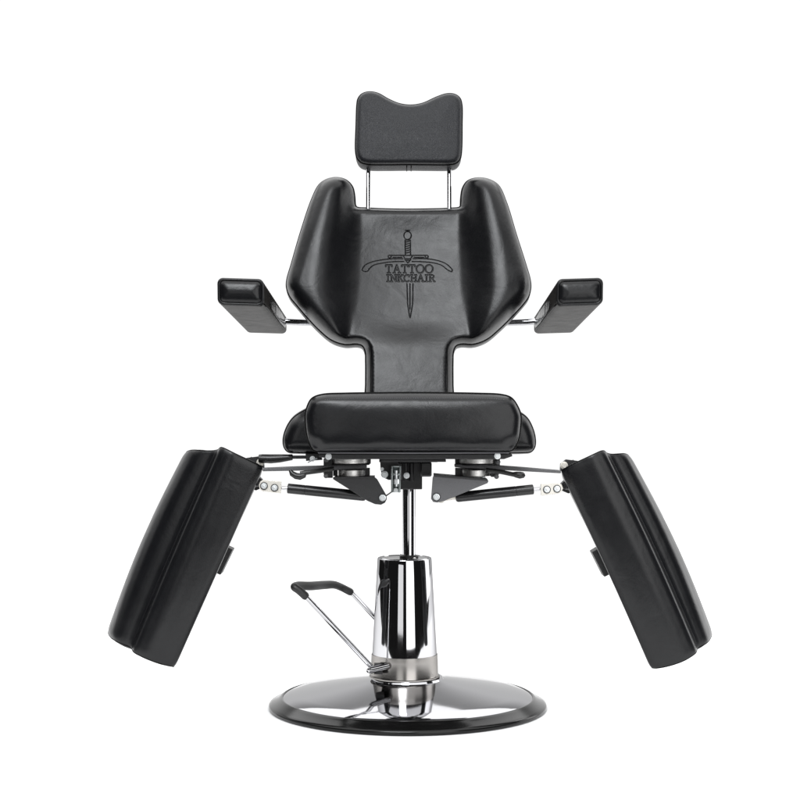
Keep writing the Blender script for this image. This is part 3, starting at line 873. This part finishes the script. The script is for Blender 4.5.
# ---- gas springs
def spring(sx):
    if sx < 0:
        a, b, rodend, tip = P(287.4, 488.4, -.205), P(366, 496.2, -.205), P(280, 487.7, -.205), P(380, 498.0, -.205)
        plate = [(263.4, 479.6), (281.4, 481.6), (281.0, 493.4), (262.4, 491.4), (259.4, 488.8), (258.8, 484.6), (260.4, 481.4)]
        bolts = [(264.0, 486.0), (274.6, 487.8)]
        tri = [(333.0, 477.2), (374.6, 477.0), (377.2, 479.2), (386.2, 495.0), (386.9, 499.0), (385.0, 502.8), (381.0, 504.8), (375.0, 504.2), (367.6, 501.0), (333.0, 479.2)]
        tb = (382.6, 497.9)
    else:
        a, b, rodend, tip = P(533.6, 489.4, -.205), P(455.6, 497.3, -.205), P(541, 488.9, -.205), P(441, 499.2, -.205)
        plate = [(540.4, 484.6), (541.6, 483.6), (558.0, 482.8), (561.8, 484.6), (563.2, 488.4), (561.4, 492.0), (558.2, 493.8), (541.0, 495.8)]
        bolts = [(546.8, 489.6), (557.0, 488.8)]
        tri = [(433.8, 474.8), (436, 474.4), (487.0, 479.0), (488.6, 481.0), (487.6, 483.2), (444.6, 500.8), (437.4, 502.6), (433.2, 502.0), (431.0, 498.8), (432.6, 478.0)]
        tb = (436.4, 497.0)
    t = (b - a).normalized()
    mid = a.lerp(b, .22)
    mb = MB()
    mb.tube([a, a + t * .0008, a + t * .002, mid, mid + t * .0004, mid + t * .001, mid + t * .0014, b - t * .006, b - t * .002, b],
            [.009, .0108, .0115, .0115, .0109, .0109, .0116, .0116, .0104, .008], 28)
    sp = mb.build('gas_spring', M_SPRING, chair, sharp=30)
    MB().rod(rodend, a + t * .002, .0042, 16).build('piston_rod', M_CHROME, sp, sharp=30)
    mb = MB(); mb.rod(b - t * .001, tip, .0052, 16); mb.rod(tip - Vector((0, .006, 0)), tip + Vector((0, .006, 0)), .0085, 20)
    mb.build('rod_end', M_NICKEL, sp, sharp=30)
    pl = MB().prism([P(x, y, -.222) for x, y in plate], .005).build('link_plate', M_NICKEL, sp, sharp=30, bevel=.0012)
    MB().prism([P(x, y, -.200) for x, y in plate], .005).build('link_plate', M_NICKEL, sp, sharp=30, bevel=.0012)
    mb = MB()
    for i, (x, y) in enumerate(bolts):
        c = P(x, y, -.2222); mb.bolt(c, .0058, .006)
        mb.rod(c + Vector((0, -.0065, 0)), c + Vector((0, -.0085, 0)), .0032, 14, .0004)
    mb.build_each('link_bolt', M_ZINC, sp, sharp=30)
    mb = MB()
    for i, (x, y) in enumerate(bolts):
        c = P(x, y, -.2222); q = [c + Vector((math.cos(k) * .0078, -.0012, math.sin(k) * .0078)) for k in [2 * math.pi * j / 24 for j in range(24)]]
        mb.tube(q, .0010, 6, True)
    mb.build_each('washer', M_BLACK, sp)
    # bracket plate hanging from the bearing
    m = M_BLACK if sx < 0 else M_GREYPOWDER
    mb = MB().prism([P(x, y, -.236) for x, y in tri], .004)
    br = mb.build('spring_bracket', m, chair, sharp=30, bevel=.0012)
    if sx < 0: lip = [(334, 476.9), (374.4, 476.7), (374.4, 478.4), (334, 478.4)]
    else: lip = [(434.2, 474.3), (487.4, 478.8), (488.0, 480.8), (434.2, 476.6)]
    MB().prism([P(x, y, -.2385) for x, y in lip], .075).build('top_flange', M_BLACK, br, sharp=30, bevel=.0008)
    q2 = [(x, y) for x, y in tri]
    MB().prism([P(x, y, -.180) for x, y in q2], .004).build('rear_cheek', M_BLACK, br, sharp=30, bevel=.0008)
    c = P(tb[0], tb[1], -.2362); mb = MB(); mb.bolt(c, .0058, .006); mb.build('bracket_bolt', M_ZINC, br, sharp=30)
    q = [c + Vector((math.cos(k) * .0082, -.0008, math.sin(k) * .0082)) for k in [2 * math.pi * j / 24 for j in range(24)]]
    MB().tube(q, .0011, 6, True).build_each('washer', M_BLACK, br)


spring(-1); spring(1)

# bracket that carries the backrest, behind the seat
mb = MB()
a = P(409, 420, .22); mb.prism([(X0 - .075, .215, .58), (X0 + .075, .215, .58), (X0 + .060, .215, .80), (X0 - .060, .215, .80)], .006)
mb.prism([(X0 - .05, -.02, .585), (X0 + .05, -.02, .585), (X0 + .05, -.02, .60), (X0 - .05, -.02, .60)], .234)
mb.build('back_bracket', M_BLACK, chair, sharp=30, bevel=.002)

# ------------------------------------------------------------------ setting
m, nt, b = new_mat('white_floor'); b.inputs['Base Color'].default_value = (.9, .9, .9, 1); b.inputs['Roughness'].default_value = .9
b.inputs['Specular IOR Level'].default_value = 0.0
n = nt.nodes.new('ShaderNodeTexNoise'); n.inputs['Scale'].default_value = 3
cr = nt.nodes.new('ShaderNodeMapRange'); cr.inputs['To Min'].default_value = .89; cr.inputs['To Max'].default_value = .91
nt.links.new(n.outputs['Fac'], cr.inputs['Value'])
cb = nt.nodes.new('ShaderNodeCombineColor')
for k in range(3): nt.links.new(cr.outputs[0], cb.inputs[k])
nt.links.new(cb.outputs[0], b.inputs['Base Color'])
fl = mk('floor', [(-2.0, -1.15, 0), (2.0, -1.15, 0), (7.5, 6.5, 0), (-7.5, 6.5, 0)], [(0, 1, 2, 3)], m, None, smooth=False)
tag(fl, kind='structure')

# ------------------------------------------------------------------ light
w = bpy.data.worlds.new('World'); S.world = w; w.use_nodes = True
nt = w.node_tree; N = nt.nodes; L = nt.links
bg = N['Background']; tc = N.new('ShaderNodeTexCoord'); sp = N.new('ShaderNodeSeparateXYZ')
L.new(tc.outputs['Generated'], sp.inputs[0])
def mr(inp, a, b_, c, d_, smooth=True):
    q = N.new('ShaderNodeMapRange'); q.interpolation_type = 'SMOOTHSTEP' if smooth else 'LINEAR'
    q.inputs['From Min'].default_value = a; q.inputs['From Max'].default_value = b_
    q.inputs['To Min'].default_value = c; q.inputs['To Max'].default_value = d_
    L.new(inp, q.inputs['Value']); return q.outputs[0]
def mul(a, b_):
    q = N.new('ShaderNodeMath'); q.operation = 'MULTIPLY'; L.new(a, q.inputs[0]); L.new(b_, q.inputs[1]); return q.outputs[0]
rearR = mr(sp.outputs['Y'], -.10, .12, 0, 1)          # higher up the whole rear half of the world is white
rearL = mr(sp.outputs['Y'], .62, .74, 0, 1)          # low down, dark sides added to darken chrome edges and outlines
flag = mr(sp.outputs['Z'], .16, .26, 1, 0)
mixr = N.new('ShaderNodeMix'); L.new(flag, mixr.inputs['Factor']); L.new(rearR, mixr.inputs['A']); L.new(rearL, mixr.inputs['B'])
rear = mixr.outputs['Result']
height = mr(sp.outputs['Z'], .28, .52, 1.06, .42)    # white dims upwards so the chrome base reflects grey
v = mul(rear, height)
ad = N.new('ShaderNodeMath'); ad.operation = 'ADD'; ad.inputs[1].default_value = .012; L.new(v, ad.inputs[0])
cc = N.new('ShaderNodeCombineColor')
for k in range(3): L.new(ad.outputs[0], cc.inputs[k])
L.new(cc.outputs[0], bg.inputs['Color']); bg.inputs['Strength'].default_value = 1.0


def softbox(name, loc, aim, sx, sy, rad, col=(1, 1, 1)):
    l = bpy.data.lights.new(name, 'AREA'); l.shape = 'RECTANGLE'; l.size = sx; l.size_y = sy
    l.energy = rad * math.pi * sx * sy; l.color = col
    o = bpy.data.objects.new(name, l); COL.objects.link(o); o.location = loc
    d = Vector(aim) - Vector(loc); o.rotation_euler = d.to_track_quat('-Z', 'Y').to_euler()
    return o


sun = bpy.data.lights.new('floor_fill_sun', 'SUN'); sun.energy = 3.9; sun.angle = math.radians(112)  # added overhead sun, broad and strong enough to wash the floor white
so = bpy.data.objects.new('floor_fill_sun', sun); COL.objects.link(so); so.location = (0, 0, 5); so.rotation_euler = (math.radians(-4), 0, 0)
softbox('fill_softbox', (-1.16, -4.35, .85), (0, 0, .8), 1.6, 1.68, 1.2)
softbox('key_softbox', (-.60, -3.8, 3.65), (0, 0, 1.0), 1.9, 1.45, 15.0, (.95, .975, 1))
softbox('rim_softbox', (2.4, .9, 1.1), (0, 0, .8), 1.3, 2.0, 2.0)
softbox('right_softbox', (1.05, -2.5, 1.0), (0, 0, 1.0), 1.5, 1.98, 2.4)

# ------------------------------------------------------------------ camera
cam = bpy.data.cameras.new('camera'); co = bpy.data.objects.new('camera', cam); COL.objects.link(co)
co.location = (0, -D, H); co.rotation_euler = (math.radians(90), 0, 0)
cam.sensor_width = 36; cam.lens = 36 / (800 * K); cam.shift_y = (HY - 400) / 800
cam.clip_start = .1; cam.clip_end = 1000
S.camera = co
S.view_settings.view_transform = 'Standard'; S.view_settings.look = 'None'
S.view_settings.exposure = 0; S.view_settings.gamma = 1
S.render.resolution_x = 1024; S.render.resolution_y = 1024
S.render.engine = 'CYCLES'
S.cycles.use_denoising = True
S.cycles.max_bounces = 10; S.cycles.glossy_bounces = 8; S.cycles.sample_clamp_indirect = 8
